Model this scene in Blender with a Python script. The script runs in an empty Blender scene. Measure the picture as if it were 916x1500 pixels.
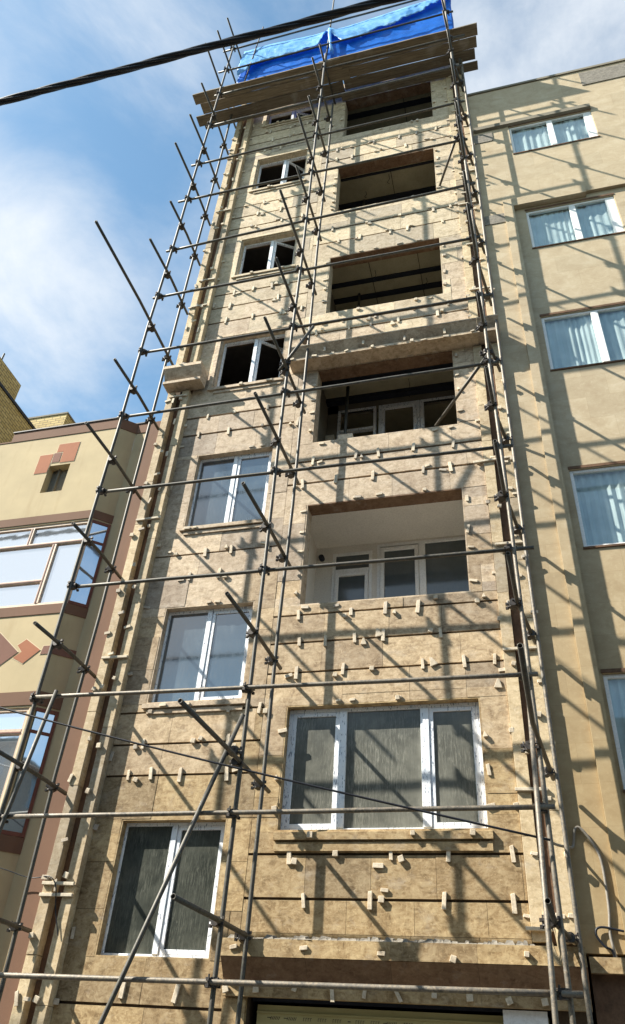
import bpy, bmesh, math, random
from mathutils import Vector, Matrix
random.seed(11)
S = bpy.context.scene
COL = S.collection
V = Vector

# ------------------------------------------------------------------ helpers
class MB:
    """collects boxes, tubes and polygons; build() links them as ONE mesh"""
    def __init__(s): s.v = []; s.f = []; s.m = []
    def add(s, vs, fs, mi=0):
        b = len(s.v); s.v += [tuple(p) for p in vs]
        s.f += [tuple(i + b for i in f) for f in fs]; s.m += [mi] * len(fs); return s
    def box(s, x0, x1, y0, y1, z0, z1, mi=0):
        vs = [(x0,y0,z0),(x1,y0,z0),(x1,y1,z0),(x0,y1,z0),(x0,y0,z1),(x1,y0,z1),(x1,y1,z1),(x0,y1,z1)]
        return s.add(vs, [(0,3,2,1),(4,5,6,7),(0,1,5,4),(1,2,6,5),(2,3,7,6),(3,0,4,7)], mi)
    def prism(s, prof, x0, x1, mi=0):
        """profile of (y,z) points swept along x"""
        n = len(prof)
        vs = [(x0,y,z) for y,z in prof] + [(x1,y,z) for y,z in prof]
        fs = [(i,(i+1)%n,n+(i+1)%n,n+i) for i in range(n)] + [tuple(reversed(range(n))), tuple(range(n,2*n))]
        return s.add(vs, fs, mi)
    def slab(s, pts, y0, y1, mi=0):
        """outline of (x,z) points given a thickness along y"""
        n = len(pts)
        vs = [(x,y0,z) for x,z in pts] + [(x,y1,z) for x,z in pts]
        fs = [(i,(i+1)%n,n+(i+1)%n,n+i) for i in range(n)] + [tuple(reversed(range(n))), tuple(range(n,2*n))]
        return s.add(vs, fs, mi)
    def tube(s, pts, r, n=10, hollow=False, mi=0):
        pts = [V(p) for p in pts]; rings = []
        d = (pts[1]-pts[0]).normalized()
        u = d.cross(V((0,0,1)));  u = u if u.length > .05 else d.cross(V((1,0,0)))
        u.normalize()
        vs = []; fs = []
        for k,p in enumerate(pts):
            a = pts[max(k-1,0)]; b = pts[min(k+1,len(pts)-1)]
            d = (b-a).normalized(); u = (u - d*u.dot(d)).normalized(); w = d.cross(u)
            rr = r[k] if isinstance(r,(list,tuple)) else r
            vs += [p + (u*math.cos(2*math.pi*i/n) + w*math.sin(2*math.pi*i/n))*rr for i in range(n)]
        for k in range(len(pts)-1):
            fs += [(k*n+i, k*n+(i+1)%n, (k+1)*n+(i+1)%n, (k+1)*n+i) for i in range(n)]
        L = (len(pts)-1)*n
        if hollow:                       # open pipe mouths: inner wall a few cm deep
            for base,p,sg in ((0,pts[0],1),(L,pts[-1],-1)):
                q = pts[1] if sg == 1 else pts[-2]
                dd = (q-p).normalized()
                c = len(vs)
                vs += [p + (V(vs[base+i])-p)*.78 for i in range(n)]
                vs += [p + (V(vs[base+i])-p)*.78 + dd*.12 for i in range(n)]
                fs += [(base+i, base+(i+1)%n, c+(i+1)%n, c+i) for i in range(n)]
                fs += [(c+i, c+(i+1)%n, c+n+(i+1)%n, c+n+i) for i in range(n)]
                fs.append(tuple(c+n+i for i in range(n)))
        else:
            fs += [tuple(range(n)), tuple(L+i for i in range(n))]
        return s.add(vs, fs, mi)
    def build(s, name, mats, parent=None, smooth=False, bevel=0, origin=None):
        me = bpy.data.meshes.new(name); me.from_pydata(s.v, [], s.f)
        for m in (mats if isinstance(mats,(list,tuple)) else [mats]): me.materials.append(m)
        me.polygons.foreach_set('material_index', s.m)
        bm = bmesh.new(); bm.from_mesh(me); bmesh.ops.recalc_face_normals(bm, faces=bm.faces)
        if bevel: bmesh.ops.bevel(bm, geom=list(bm.edges), offset=bevel, segments=1, affect='EDGES', profile=.5, clamp_overlap=True)
        xs = [v.co for v in bm.verts]
        if origin is None:
            lo = V((min(c.x for c in xs),min(c.y for c in xs),min(c.z for c in xs))); hi = V((max(c.x for c in xs),max(c.y for c in xs),max(c.z for c in xs)))
            origin = V(((lo.x+hi.x)/2,(lo.y+hi.y)/2,lo.z))
        bmesh.ops.translate(bm, verts=bm.verts, vec=-V(origin))
        bm.to_mesh(me); bm.free()
        if smooth:
            for p in me.polygons: p.use_smooth = len(p.vertices) <= 4
        o = bpy.data.objects.new(name, me); COL.objects.link(o)
        o.location = V(origin)
        if parent: put(o, parent)
        return o

def worldloc(o):
    l = V(o.location)
    while o.parent: o = o.parent; l += V(o.location)
    return l
def put(o, parent):
    o.location = V(o.location) - worldloc(parent); o.parent = parent; return o
def tag(o, label=None, cat=None, group=None, kind=None):
    if label: o['label'] = label
    if cat: o['category'] = cat
    if group: o['group'] = group
    if kind: o['kind'] = kind
    return o
def empty(name, loc, *a, **k):
    o = bpy.data.objects.new(name, None); COL.objects.link(o); o.location = loc; o.empty_display_size = .2
    return tag(o, *a, **k)
def rects(x0, x1, z0, z1, holes, xcut=(), zcut=()):
    """rectangle minus holes, as cells"""
    xs = sorted({x0,x1,*[h for q in holes for h in q[:2] if x0<h<x1],*[c for c in xcut if x0<c<x1]})
    zs = sorted({z0,z1,*[h for q in holes for h in q[2:4] if z0<h<z1],*[c for c in zcut if z0<c<z1]})
    for zi in range(len(zs)-1):
        run = None
        for xi in range(len(xs)-1):
            a,b,c,d = xs[xi],xs[xi+1],zs[zi],zs[zi+1]; cx,cz = (a+b)/2,(c+d)/2
            inside = any(h[0]<cx<h[1] and h[2]<cz<h[3] for h in holes)
            if inside or (run and a in xcut):
                if run: yield run
                run = None
            if not inside: run = (run[0],b,c,d) if run else (a,b,c,d)
        if run: yield run

# ------------------------------------------------------------------ materials
class NT:
    def __init__(s, name):
        s.m = bpy.data.materials.new(name); s.m.use_nodes = True; s.t = s.m.node_tree
        s.b = s.t.nodes['Principled BSDF']; s.out = s.t.nodes['Material Output']
    def n(s, typ, **k):
        nd = s.t.nodes.new(typ)
        for a,b in k.items():
            if a.startswith('i_'): nd.inputs[a[2:].replace('_',' ')].default_value = b
            else: setattr(nd, a, b)
        return nd
    def l(s, a, b): s.t.links.new(a, b)
    def pos(s, scale=(1,1,1)):
        g = s.n('ShaderNodeNewGeometry'); mp = s.n('ShaderNodeMapping'); mp.inputs['Scale'].default_value = scale
        s.l(g.outputs['Position'], mp.inputs['Vector']); return mp.outputs['Vector']
    def noise(s, scale, detail=4, rough=.55, vec=None, dist=0):
        nd = s.n('ShaderNodeTexNoise'); nd.inputs['Scale'].default_value = scale; nd.inputs['Detail'].default_value = detail
        nd.inputs['Roughness'].default_value = rough; nd.inputs['Distortion'].default_value = dist
        s.l(vec if vec is not None else s.pos(), nd.inputs['Vector']); return nd.outputs['Fac']
    def ramp(s, fac, stops):
        r = s.n('ShaderNodeValToRGB'); e = r.color_ramp.elements
        while len(e) < len(stops): e.new(.5)
        for q,(p,c) in zip(e, stops): q.position = p; q.color = (*c,1) if len(c) == 3 else c
        s.l(fac, r.inputs['Fac']); return r.outputs['Color']
    def mix(s, fac, a, b, mode='MIX'):
        m = s.n('ShaderNodeMix', data_type='RGBA', blend_type=mode)
        for sock,val in ((m.inputs['Factor'],fac),(m.inputs['A'],a),(m.inputs['B'],b)):
            if hasattr(val,'links'): s.l(val, sock)
            elif isinstance(val,(int,float)): sock.default_value = val
            else: sock.default_value = (*val,1)
        return m.outputs['Result']
    def bump(s, h, strength=.3, dist=.01, prev=None):
        b = s.n('ShaderNodeBump'); b.inputs['Strength'].default_value = strength; b.inputs['Distance'].default_value = dist
        s.l(h, b.inputs['Height'])
        if prev is not None: s.l(prev, b.inputs['Normal'])
        return b.outputs['Normal']
    def set(s, **k):
        for a,v in k.items():
            sock = s.b.inputs[a.replace('_',' ')]
            if hasattr(v,'links'): s.l(v, sock)
            elif isinstance(v,(tuple,list)): sock.default_value = (*v,1) if len(v) == 3 else v
            else: sock.default_value = v
        return s.m
G = lambda t: (t,t,t)

def stone(name, dark, mid, pale, stain=.5, rough=.78):
    k = NT(name)
    big = k.noise(1.3, 5, .6); mid_n = k.noise(7, 9, .74, dist=.7); fine = k.noise(55, 6, .7)
    vein = k.noise(6, 6, .62, vec=k.pos((1,1,3.2)), dist=1.2)
    c = k.ramp(mid_n, [(.34,dark),(.50,mid),(.66,pale)])
    c = k.mix(k.ramp(vein,[(.44,G(0)),(.62,G(1))]), c, k.mix(.55, c, pale))
    fl = k.noise(26, 7, .75, dist=.6)
    c = k.mix(k.ramp(fl,[(.54,G(0)),(.64,G(.55))]), c, tuple(min(.8,q*1.25) for q in pale))
    c = k.mix(k.ramp(fl,[(.34,G(.5)),(.44,G(0))]), c, tuple(q*.75 for q in dark))
    # every slab its own shade
    g = k.n('ShaderNodeNewGeometry')
    c = k.mix(1, c, k.ramp(g.outputs['Random Per Island'], [(0,(.72,.72,.75)),(.3,(.93,.90,.87)),(.7,(1.06,1.04,1.0)),(1,(1.2,1.17,1.1))]), 'MULTIPLY')
    # water stains and cement dust
    st = k.noise(2.2, 7, .65, vec=k.pos((1,1,.45)))
    c = k.mix(k.ramp(st,[(.50,G(0)),(.70,G(stain))]), c, k.mix(1, c, (.62,.56,.50), 'MULTIPLY'))
    du = k.noise(3.1, 6, .7, vec=k.pos((1,1,1.6)))
    c = k.mix(k.ramp(du,[(.55,G(0)),(.74,G(.32))]), c, (.46,.43,.38))
    pit = k.ramp(fine,[(.30,G(0)),(.40,G(1))])
    c = k.mix(k.ramp(fine,[(.28,G(.75)),(.37,G(0))]), c, k.mix(1, c, (.45,.38,.32), 'MULTIPLY'))
    nb = k.bump(mid_n, .35, .006); nb = k.bump(pit, .5, .004, nb); nb = k.bump(big, .25, .02, nb)
    return k.set(Base_Color=c, Roughness=rough, Normal=nb, Specular_IOR_Level=.3)

M = {}
M['stone_low'] = stone('honey_travertine', (.145,.094,.043), (.29,.205,.107), (.44,.345,.205), .6)
M['stone'] = stone('pale_travertine', (.23,.172,.12), (.40,.318,.228), (.54,.452,.35), .5)
M['stone_mid'] = stone('tan_travertine', (.185,.13,.078), (.345,.26,.165), (.49,.395,.275), .55)
M['stone_top'] = stone('cream_travertine', (.27,.215,.145), (.44,.365,.255), (.56,.48,.365), .35)
M['strip'] = stone('pilaster_stone', (.28,.21,.125), (.42,.335,.215), (.52,.435,.305), .45)
M['soffit'] = stone('brown_shaded_soffit', (.10,.058,.034), (.17,.102,.062), (.22,.145,.092), .4)  # brown underside stone, darkened so that its shade sits in the colour
M['chip'] = stone('stone_offcut', (.40,.33,.245), (.54,.47,.365), (.64,.575,.47), .2)

def plain(name, base, var=.25, scale=4, rough=.8, bump=.15, fine=40, spec=.3, metallic=0):
    k = NT(name)
    n1 = k.noise(scale, 6, .62); n2 = k.noise(fine, 5, .65)
    lo = tuple(b*(1-var) for b in base); hi = tuple(min(1,b*(1+var)) for b in base)
    c = k.ramp(n1,[(.3,lo),(.7,hi)]); c = k.mix(k.ramp(n2,[(.35,G(.35)),(.55,G(0))]), c, k.mix(1,c,(.6,.58,.55),'MULTIPLY'))
    return k.set(Base_Color=c, Roughness=rough, Normal=k.bump(n2,bump,.004), Specular_IOR_Level=spec, Metallic=metallic)
M['cement'] = plain('dark_cement_backing', (.085,.06,.04), .35, 6, .95, .5)
M['groove'] = plain('rusty_channel', (.13,.075,.045), .35, 5, .9, .5)
M['mortar'] = plain('grey_mortar', (.21,.19,.16), .3, 18, .95, 1.0, 60)
M['plaster'] = plain('grey_plaster', (.20,.18,.14), .2, 3, .92, .3)
M['rawceil'] = plain('raw_ceiling_plaster', (.42,.385,.27), .18, 2.2, .92, .3)
M['white_room'] = plain('white_painted_plaster', (.70,.665,.60), .06, 2, .7, .08)
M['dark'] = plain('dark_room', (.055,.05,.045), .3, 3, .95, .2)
M['beam'] = plain('dark_steel_beam', (.02,.024,.035), .3, 6, .6, .2)
M['wood'] = plain('batten_wood', (.56,.49,.38), .2, 12, .8, .3)
M['metal_frame'] = plain('grey_anodised_frame', (.33,.34,.35), .15, 8, .45, .05)
M['white_frame'] = plain('white_painted_frame', (.80,.80,.78), .05, 5, .45, .03)
M['cream_frame'] = plain('cream_wood_frame', (.55,.42,.31), .12, 8, .5, .05)
M['rust_line'] = plain('red_brown_gasket', (.16,.055,.035), .2, 8, .6, .05)

def pvc():
    k = NT('white_pvc_with_film')
    n = k.noise(7, 5, .7, vec=k.pos((1,1,.5))); d = k.noise(34, 2, .5, vec=k.pos((2.2,1,.55)))
    c = k.ramp(n,[(.38,(.82,.83,.84)),(.60,(.74,.78,.83)),(.72,(.38,.47,.58))])
    c = k.mix(k.ramp(d,[(.62,G(0)),(.65,G(.85))]), c, (.10,.13,.20))
    return k.set(Base_Color=c, Roughness=.35)
M['pvc'] = pvc()

def dusty_glass(name, base, dust, streak=1.0, spec=.5, ior=1.5):
    k = NT(name)
    st = k.noise(34, 6, .78, vec=k.pos((2.0,1,.22)), dist=.8); cl = k.noise(2.2, 4, .6)
    m = k.ramp(st,[(.47,G(0)),(.64,G(.85*streak))])
    m = k.mix(1, m, k.ramp(k.noise(2.6,4,.6),[(.36,G(.15)),(.60,G(1.15))]), 'MULTIPLY')
    c = k.mix(m, base, dust); c = k.mix(k.ramp(cl,[(.42,G(0)),(.68,G(.45))]), c, dust)
    nb = k.bump(st,.22*streak,.004)
    return k.set(Base_Color=c, Roughness=k.ramp(st,[(.45,G(.06)),(.75,G(.30))]), Normal=nb, IOR=ior, Specular_IOR_Level=spec)
M['glass_dark'] = dusty_glass('streaked_grey_glass', (.034,.038,.033), (.14,.145,.12), .8, .5, 1.5)
M['glass_frost'] = dusty_glass('frosted_streaked_glass', (.10,.102,.089), (.25,.248,.21), 1.0, .4, 1.5)
M['glass_blue'] = dusty_glass('streaked_blue_glass', (.026,.042,.056), (.085,.11,.125), .45, .8, 2.1)
M['glass_inner'] = dusty_glass('inner_window_glass', (.06,.075,.08), (.12,.14,.15), .2, .6, 1.6)

def mirror():
    k = NT('reflective_glass')
    nb = k.bump(k.noise(2.5,2,.5), .05, .02)
    return k.set(Base_Color=(.72,.78,.85), Metallic=.85, Roughness=.03, Normal=nb)
M['mirror'] = mirror()
def clear():
    k = NT('tinted_window_glass')
    tr = k.n('ShaderNodeBsdfTransparent'); tr.inputs['Color'].default_value = (.88,.925,.925,1)
    gl = k.n('ShaderNodeBsdfGlossy'); gl.inputs['Roughness'].default_value = .02; gl.inputs['Color'].default_value = (.9,.95,1,1)
    lw = k.n('ShaderNodeLayerWeight'); lw.inputs['Blend'].default_value = .5; pw = k.n('ShaderNodeMath', operation='POWER'); pw.inputs[1].default_value = 4; k.l(lw.outputs['Facing'], pw.inputs[0]); fr = k.n('ShaderNodeMath', operation='MULTIPLY_ADD'); fr.inputs[1].default_value = .7; fr.inputs[2].default_value = .06; k.l(pw.outputs[0], fr.inputs[0])
    mx = k.n('ShaderNodeMixShader'); k.l(fr.outputs[0], mx.inputs[0]); k.l(tr.outputs[0], mx.inputs[1]); k.l(gl.outputs[0], mx.inputs[2])
    k.l(mx.outputs[0], k.out.inputs['Surface']); return k.m
M['clear'] = clear()
def cloth():
    k = NT('white_curtain')
    c = k.ramp(k.noise(3,3,.5), [(.3,(.52,.55,.56)),(.7,(.70,.72,.72))])
    return k.set(Base_Color=c, Roughness=.9)
M['curtain'] = cloth()

def steel(name, base, rust):
    k = NT(name)
    n1 = k.noise(7,8,.72); n2 = k.noise(38,6,.75)
    c = k.ramp(n1,[(.36,tuple(b*.55 for b in base)),(.5,base),(.72,tuple(b*1.5 for b in base))])
    c = k.mix(k.ramp(n2,[(.47,G(0)),(.58,G(.85))]), c, rust)
    c = k.mix(k.ramp(k.noise(16,6,.7),[(.62,G(0)),(.74,G(.5))]), c, (.34,.31,.27))     # cement splashes
    return k.set(Base_Color=c, Roughness=.55, Normal=k.bump(n2,.25,.003), Metallic=.25)
M['tube'] = steel('weathered_scaffold_tube', (.062,.057,.052), (.09,.085,.06))
M['tube_pale'] = steel('pale_galvanised_tube', (.125,.113,.095), (.22,.18,.13))
M['coupler'] = steel('black_forged_coupler', (.035,.033,.032), (.06,.045,.035))
def plank_mat():
    k = NT('weathered_plank')
    g = k.noise(5,7,.7,vec=k.pos((.35,9,9)),dist=.5); n = k.noise(1.6,5,.6)
    c = k.ramp(g,[(.3,(.085,.07,.05)),(.52,(.175,.145,.105)),(.72,(.27,.235,.175))])
    gi = k.n('ShaderNodeObjectInfo')
    c = k.mix(1,c,k.ramp(gi.outputs['Random'],[(0,(.8,.78,.75)),(1,(1.2,1.15,1.05))]),'MULTIPLY')
    c = k.mix(k.ramp(n,[(.55,G(0)),(.7,G(.5))]),c,(.38,.36,.32))
    return k.set(Base_Color=c, Roughness=.88, Normal=k.bump(g,.5,.006))
M['plank'] = plank_mat()
def tarp(name, a, b, t):
    k = NT(name)
    n = k.noise(3,5,.6,vec=k.pos((1,1,2)))
    c = k.ramp(n,[(.3,a),(.7,b)])
    k.set(Base_Color=c, Roughness=.42, Normal=k.bump(k.noise(14,5,.65,vec=k.pos((.6,1,1.6))),.5,.02))
    tl = k.n('ShaderNodeBsdfTranslucent'); k.l(c, tl.inputs['Color'])
    mx = k.n('ShaderNodeMixShader'); mx.inputs[0].default_value = t
    k.l(k.b.outputs[0], mx.inputs[1]); k.l(tl.outputs[0], mx.inputs[2]); k.l(mx.outputs[0], k.out.inputs['Surface'])
    return k.m
M['tarp'] = tarp('blue_tarpaulin', (.006,.15,.60), (.012,.22,.78), .4)
M['tarp_light'] = tarp('sunlit_pale_tarpaulin', (.13,.44,.86), (.36,.70,.95), .4)  # paler reverse side; sun on the flap is also put into this colour
M['cable'] = plain('black_cable', (.012,.014,.02), .3, 8, .45, .2)
M['cable_grey'] = plain('grey_cable', (.22,.20,.17), .25, 8, .6, .2)
M['rope'] = plain('fibre_rope', (.30,.24,.15), .3, 20, .95, .8, 90)
def stucco(name, base):
    k = NT(name)
    n = k.noise(1.2,6,.62); f = k.noise(90,4,.6); s = k.noise(3,6,.65,vec=k.pos((1.5,1.5,.25)))
    c = k.ramp(n,[(.3,tuple(b*.88 for b in base)),(.7,tuple(b*1.08 for b in base))])
    c = k.mix(k.ramp(s,[(.55,G(0)),(.75,G(.35))]),c,k.mix(1,c,(.72,.64,.52),'MULTIPLY'))
    return k.set(Base_Color=c, Roughness=.9, Normal=k.bump(f,.3,.004))
M['stucco'] = stucco('beige_stucco', (.44,.355,.21))
M['brown'] = stucco('brown_painted_render', (.15,.078,.046))
M['terracotta'] = stucco('terracotta_tile', (.31,.115,.055))
M['maroon'] = stucco('maroon_tile', (.17,.08,.055))
M['edge_line'] = stucco('pale_tile_edging', (.60,.50,.34))
def rstone():
    k = NT('smooth_limestone_cladding')
    tc = k.n('ShaderNodeNewGeometry'); sp = k.n('ShaderNodeSeparateXYZ'); k.l(tc.outputs['Position'], sp.inputs[0])
    cb = k.n('ShaderNodeCombineXYZ'); k.l(sp.outputs['X'], cb.inputs['X']); k.l(sp.outputs['Z'], cb.inputs['Y'])
    br = k.n('ShaderNodeTexBrick'); k.l(cb.outputs[0], br.inputs['Vector'])
    for a,v in (('Scale',1),('Mortar Size',.0025),('Mortar Smooth',.1),('Brick Width',.92),('Row Height',.45),('Bias',0)): br.inputs[a].default_value = v
    br.offset = .37
    br.inputs['Color1'].default_value = (.95,.945,.94,1); br.inputs['Color2'].default_value = (1.06,1.055,1.05,1); br.inputs['Mortar'].default_value = (.84,.81,.77,1)
    n1 = k.noise(3.2,8,.72,vec=k.pos((1,1,1.4)),dist=.5); n2 = k.noise(18,6,.7)
    c = k.ramp(n1,[(.28,(.34,.265,.17)),(.52,(.41,.335,.225)),(.75,(.48,.41,.295))])
    c = k.mix(k.ramp(n2,[(.55,G(0)),(.75,G(.4))]),c,(.58,.51,.38))
    c = k.mix(1,c,br.outputs['Color'],'MULTIPLY')
    # camera tone falloff put into the colour: lower floors fade to deeper honey
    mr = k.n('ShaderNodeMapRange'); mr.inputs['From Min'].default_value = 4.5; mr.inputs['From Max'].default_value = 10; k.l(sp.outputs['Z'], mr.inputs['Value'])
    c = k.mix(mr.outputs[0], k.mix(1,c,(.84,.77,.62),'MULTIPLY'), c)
    return k.set(Base_Color=c, Roughness=.75, Normal=k.bump(n2,.15,.004), Specular_IOR_Level=.3)
M['rstone'] = rstone()
def brick():
    k = NT('yellow_brick')
    g = k.n('ShaderNodeNewGeometry'); sp = k.n('ShaderNodeSeparateXYZ'); k.l(g.outputs['Position'], sp.inputs[0])
    ad = k.n('ShaderNodeMath', operation='ADD'); k.l(sp.outputs['X'], ad.inputs[0]); k.l(sp.outputs['Y'], ad.inputs[1])
    cb = k.n('ShaderNodeCombineXYZ'); k.l(ad.outputs[0], cb.inputs['X']); k.l(sp.outputs['Z'], cb.inputs['Y'])
    br = k.n('ShaderNodeTexBrick'); k.l(cb.outputs[0], br.inputs['Vector'])
    for a,v in (('Scale',1),('Mortar Size',.010),('Mortar Smooth',.1),('Brick Width',.22),('Row Height',.075)): br.inputs[a].default_value = v
    br.inputs['Color1'].default_value = (.42,.31,.115,1); br.inputs['Color2'].default_value = (.55,.43,.19,1); br.inputs['Mortar'].default_value = (.17,.13,.07,1)
    c = k.mix(k.ramp(k.noise(4,6,.65),[(.5,G(0)),(.75,G(.5))]), br.outputs['Color'], (.30,.23,.11))
    return k.set(Base_Color=c, Roughness=.9, Normal=k.bump(br.outputs['Fac'],-.5,.01))
M['brick'] = brick()
def film():
    k = NT('cream_film_on_shutter')
    n = k.noise(2,4,.6,vec=k.pos((.5,1,4)))
    return k.set(Base_Color=k.ramp(n,[(.3,(.34,.29,.12)),(.7,(.48,.42,.20))]), Roughness=.4)
M['film'] = film()
M['ink'] = plain('black_print', (.03,.03,.03), .2, 8, .6, .05)
M['sheet'] = plain('white_sheet', (.78,.79,.80), .06, 3, .6, .05)
M['asphalt'] = plain('asphalt', (.042,.042,.043), .25, 2, .9, .5, 60)
M['paving'] = plain('pavement_slabs', (.11,.103,.093), .15, 3, .85, .2)
M['earth'] = plain('dusty_ground', (.08,.073,.06), .25, .6, .95, .3)
M['opposite'] = plain('grey_render', (.20,.18,.15), .12, 1.2, .9, .2)

# ------------------------------------------------------------------ setting: ground, street
tag(MB().box(-400,400,-400,400,-.3,-.02).build('ground', M['earth']), kind='structure')
tag(MB().box(-200,200,-12.5,-2.6,-.019,0).build('road', M['asphalt']), kind='structure')
tag(MB().box(-200,200,-2.6,.3,-.018,.13).build('pavement', M['paving']), kind='structure')
tag(MB().box(-200,200,-16,-12.5,-.018,.13).build('pavement', M['paving']), kind='structure')

# ------------------------------------------------------------------ the building being clad
HOUSE = empty('apartment_building', (-2.6,1,0), 'tall stone apartment building under renovation behind the scaffold', 'building')
HTOP = 22.9
rnd = random.Random(4)
# openings: x0,x1,z0,z1
W = [(-4.75,-3.40,2.73,4.18),(-4.75,-3.40,5.65,7.12),(-4.74,-3.40,8.55,10.07),(-4.72,-3.44,11.68,13.06),(-4.72,-3.48,15.04,16.32),(-4.73,-3.48,18.36,19.75),(-4.73,-3.48,21.50,22.30)]
B = [(-2.80,-0.42,4.02,5.53),(-2.76,-0.43,6.98,8.74),(-2.77,-0.42,10.00,11.73),(-2.72,-0.50,13.29,15.08),(-2.70,-0.49,16.74,18.58),(-2.64,-0.45,20.02,21.88)]
GAR = (-2.95,0.02,0.13,2.50)
HOLES = W + B + [GAR]
Wg = [2.3,4.70,5.10,5.53,7.62,8.03,10.55,10.97,13.58,14.05,14.48,16.85,17.3,17.75,20.2,20.65,21.1]
Bg = [3.33,3.78,5.98,6.41,6.83,9.17,9.62,12.75,13.0,15.62,16.1,18.95,19.4]
Wt = [1.0,1.7,3.2,3.7,6.15,6.65,9.05,9.55,12.1,12.6,15.5,15.95,18.2,18.8,19.3,21.7,22.3]
Bt = [3.0,4.4,4.9,7.4,7.9,8.4,10.05,10.5,11.0,11.4,12.25,13.7,14.2,14.7,16.55,17.1,17.6,18.1,19.85,20.3,20.9,21.5,22.2]
def wall_mat(z):                       # camera's darker bottom put into the slab colour: honey low, paler higher, mixed between
    zz = z+rnd.uniform(-.45,.45)
    if zz < 4.9: return 0
    if zz < 7.0: return 3
    return 1 if rnd.random() > (z-10.5)/4 else 2
clad = MB()
def courses(x0, x1, wide, tight, holes):
    zs = sorted([(z,.014) for z in wide] + [(z,.0022) for z in tight])
    zs = [(0.13,0)] + zs + [(HTOP,0)]
    for (za,ga),(zb,gb) in zip(zs, zs[1:]):
        ga,gb = [g*1.45 if g > .01 and zq > 9 else g for zq,g in ((za,ga),(zb,gb))]
        a,b = za+ga, zb-gb
        xc = []; x = x0
        while x < x1: x += rnd.uniform(.62,1.15); xc.append(x)
        for (xa,xb,zc,zd) in rects(x0,x1,a,b,holes,xcut=xc):
            j = rnd.uniform(-.003,.003)
            clad.box(xa+.0018,xb-.0018, j, .030, zc, zd, wall_mat(zc))
courses(-5.10,-3.10, Wg, Wt, HOLES)
courses(-3.098,-.10, Bg, Bt, HOLES)
clad.build('stone_cladding', [M['stone_low'],M['stone'],M['stone_top'],M['stone_mid']], HOUSE)
back = MB()
for (a,b,c,d) in rects(-5.50,.34,.0,HTOP,HOLES): back.box(a,b,.031,.25,c,d)
back.build('wall', M['cement'], HOUSE)
body = MB()
body.box(-5.50,-5.35,.25,9,0,HTOP); body.box(.19,.33,.25,9,0,HTOP); body.box(-5.35,.19,8.8,9,0,HTOP)
body.build('side_wall', M['plaster'], HOUSE)
for z in (2.56,5.60,8.84,12.26,15.33,18.84,22.09): MB().box(-3.0,.19,.25,8.8,z,z+.2).build('floor_slab', M['rawceil'], HOUSE)
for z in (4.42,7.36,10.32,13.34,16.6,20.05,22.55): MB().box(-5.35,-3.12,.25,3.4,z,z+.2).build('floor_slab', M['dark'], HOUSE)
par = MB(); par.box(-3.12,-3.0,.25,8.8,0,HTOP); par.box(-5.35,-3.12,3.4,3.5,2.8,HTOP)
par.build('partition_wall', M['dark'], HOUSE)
# ragged mortar ridge left on the top of the entrance cornice
# ---- pilasters: two stone strips with a rusty channel between, broken by the belt course
def strips(xa0,xa1,xb0,xb1,y,spans,depth):
    for x0,x1 in ((xa0,xa1),(xb0,xb1)):
        for sp in spans:
            m_ = MB()
            r = random.Random(int(abs(x0)*100)+int(sp[0])); z = sp[0]
            while z < sp[1]-.01:
                zz = min(sp[1], z+r.uniform(.75,1.25)); zz = sp[1] if sp[1]-zz < .3 else zz
                k = r.uniform(-.003,.003); m_.box(x0+k,x1+k,y+r.uniform(-.004,.004),y+depth,z+.002,zz-.002); z = zz
            m_.build('pilaster_strip', M['strip'], HOUSE, bevel=.003)
    for sp in spans: MB().box(xa1+.004,xb0-.004,y+min(.125,depth-.012),y+depth-.0005,*sp).build('channel', M['groove'], HOUSE)
strips(-5.515,-5.385,-5.238,-5.10,-.12,[(0,11.60),(12.10,HTOP)],.15)
strips(-.098,.045,.20,.333,-.032,[(2.97,11.72),(12.08,HTOP)],.062)
MB().box(.049,.19,-.03,-.012,0.13,2.2).build('pier', M['strip'], HOUSE)

# ---- belt course and entrance cornice
def belt(x0,x1,yb,zs,zc,r,cap=.025,out=.355):
    a = MB(); x = x0
    while x < x1-.01:
        xx = min(x1, x+r.uniform(.8,1.25)); xx = x1 if x1-xx < .3 else xx
        j = r.uniform(-.003,.003)
        a.prism([(yb,zs),(yb-out+.075,zs),(yb-out+.075+j,zs+.06),(yb,zs+.06)], x+.001, xx-.001)
        a.prism([(yb,zs+.061),(yb-out+.15,zs+.061),(yb-out+j,zc-.001),(yb,zc-.001)], x+.001, xx-.001)
        a.prism([(yb,zc),(yb-out-.005+j,zc),(yb-out-.005+j,zc+cap),(yb,zc+cap+.04)], x+.001, xx-.001); x = xx
    return a
belt(-3.22,.36,0.0,11.755,12.01,random.Random(2)).build('belt_course', M['stone'], HOUSE)
belt(-5.56,-4.84,-.06,11.65,11.96,random.Random(3),.07,.32).build('belt_course', M['stone'], HOUSE)
cor = MB(); sof = MB(); r = random.Random(8); x = -3.19
while x < .36:
    xx = min(.37, x+r.uniform(.8,1.2)); xx = .37 if .37-xx < .3 else xx; j = r.uniform(-.003,.003)
    cor.prism([(-.001,2.70),(-.26+j,2.745),(-.26+j,2.905),(-.001,2.935)], x+.001, xx-.001)
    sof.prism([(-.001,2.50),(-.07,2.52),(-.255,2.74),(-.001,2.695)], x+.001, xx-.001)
    cor.prism([(-.001,2.42),(-.085+j,2.42),(-.085+j,2.515),(-.001,2.495)], x+.001, xx-.001); x = xx
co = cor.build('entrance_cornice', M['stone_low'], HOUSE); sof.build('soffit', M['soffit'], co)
mo = MB(); r = random.Random(5); x = -3.15
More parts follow.
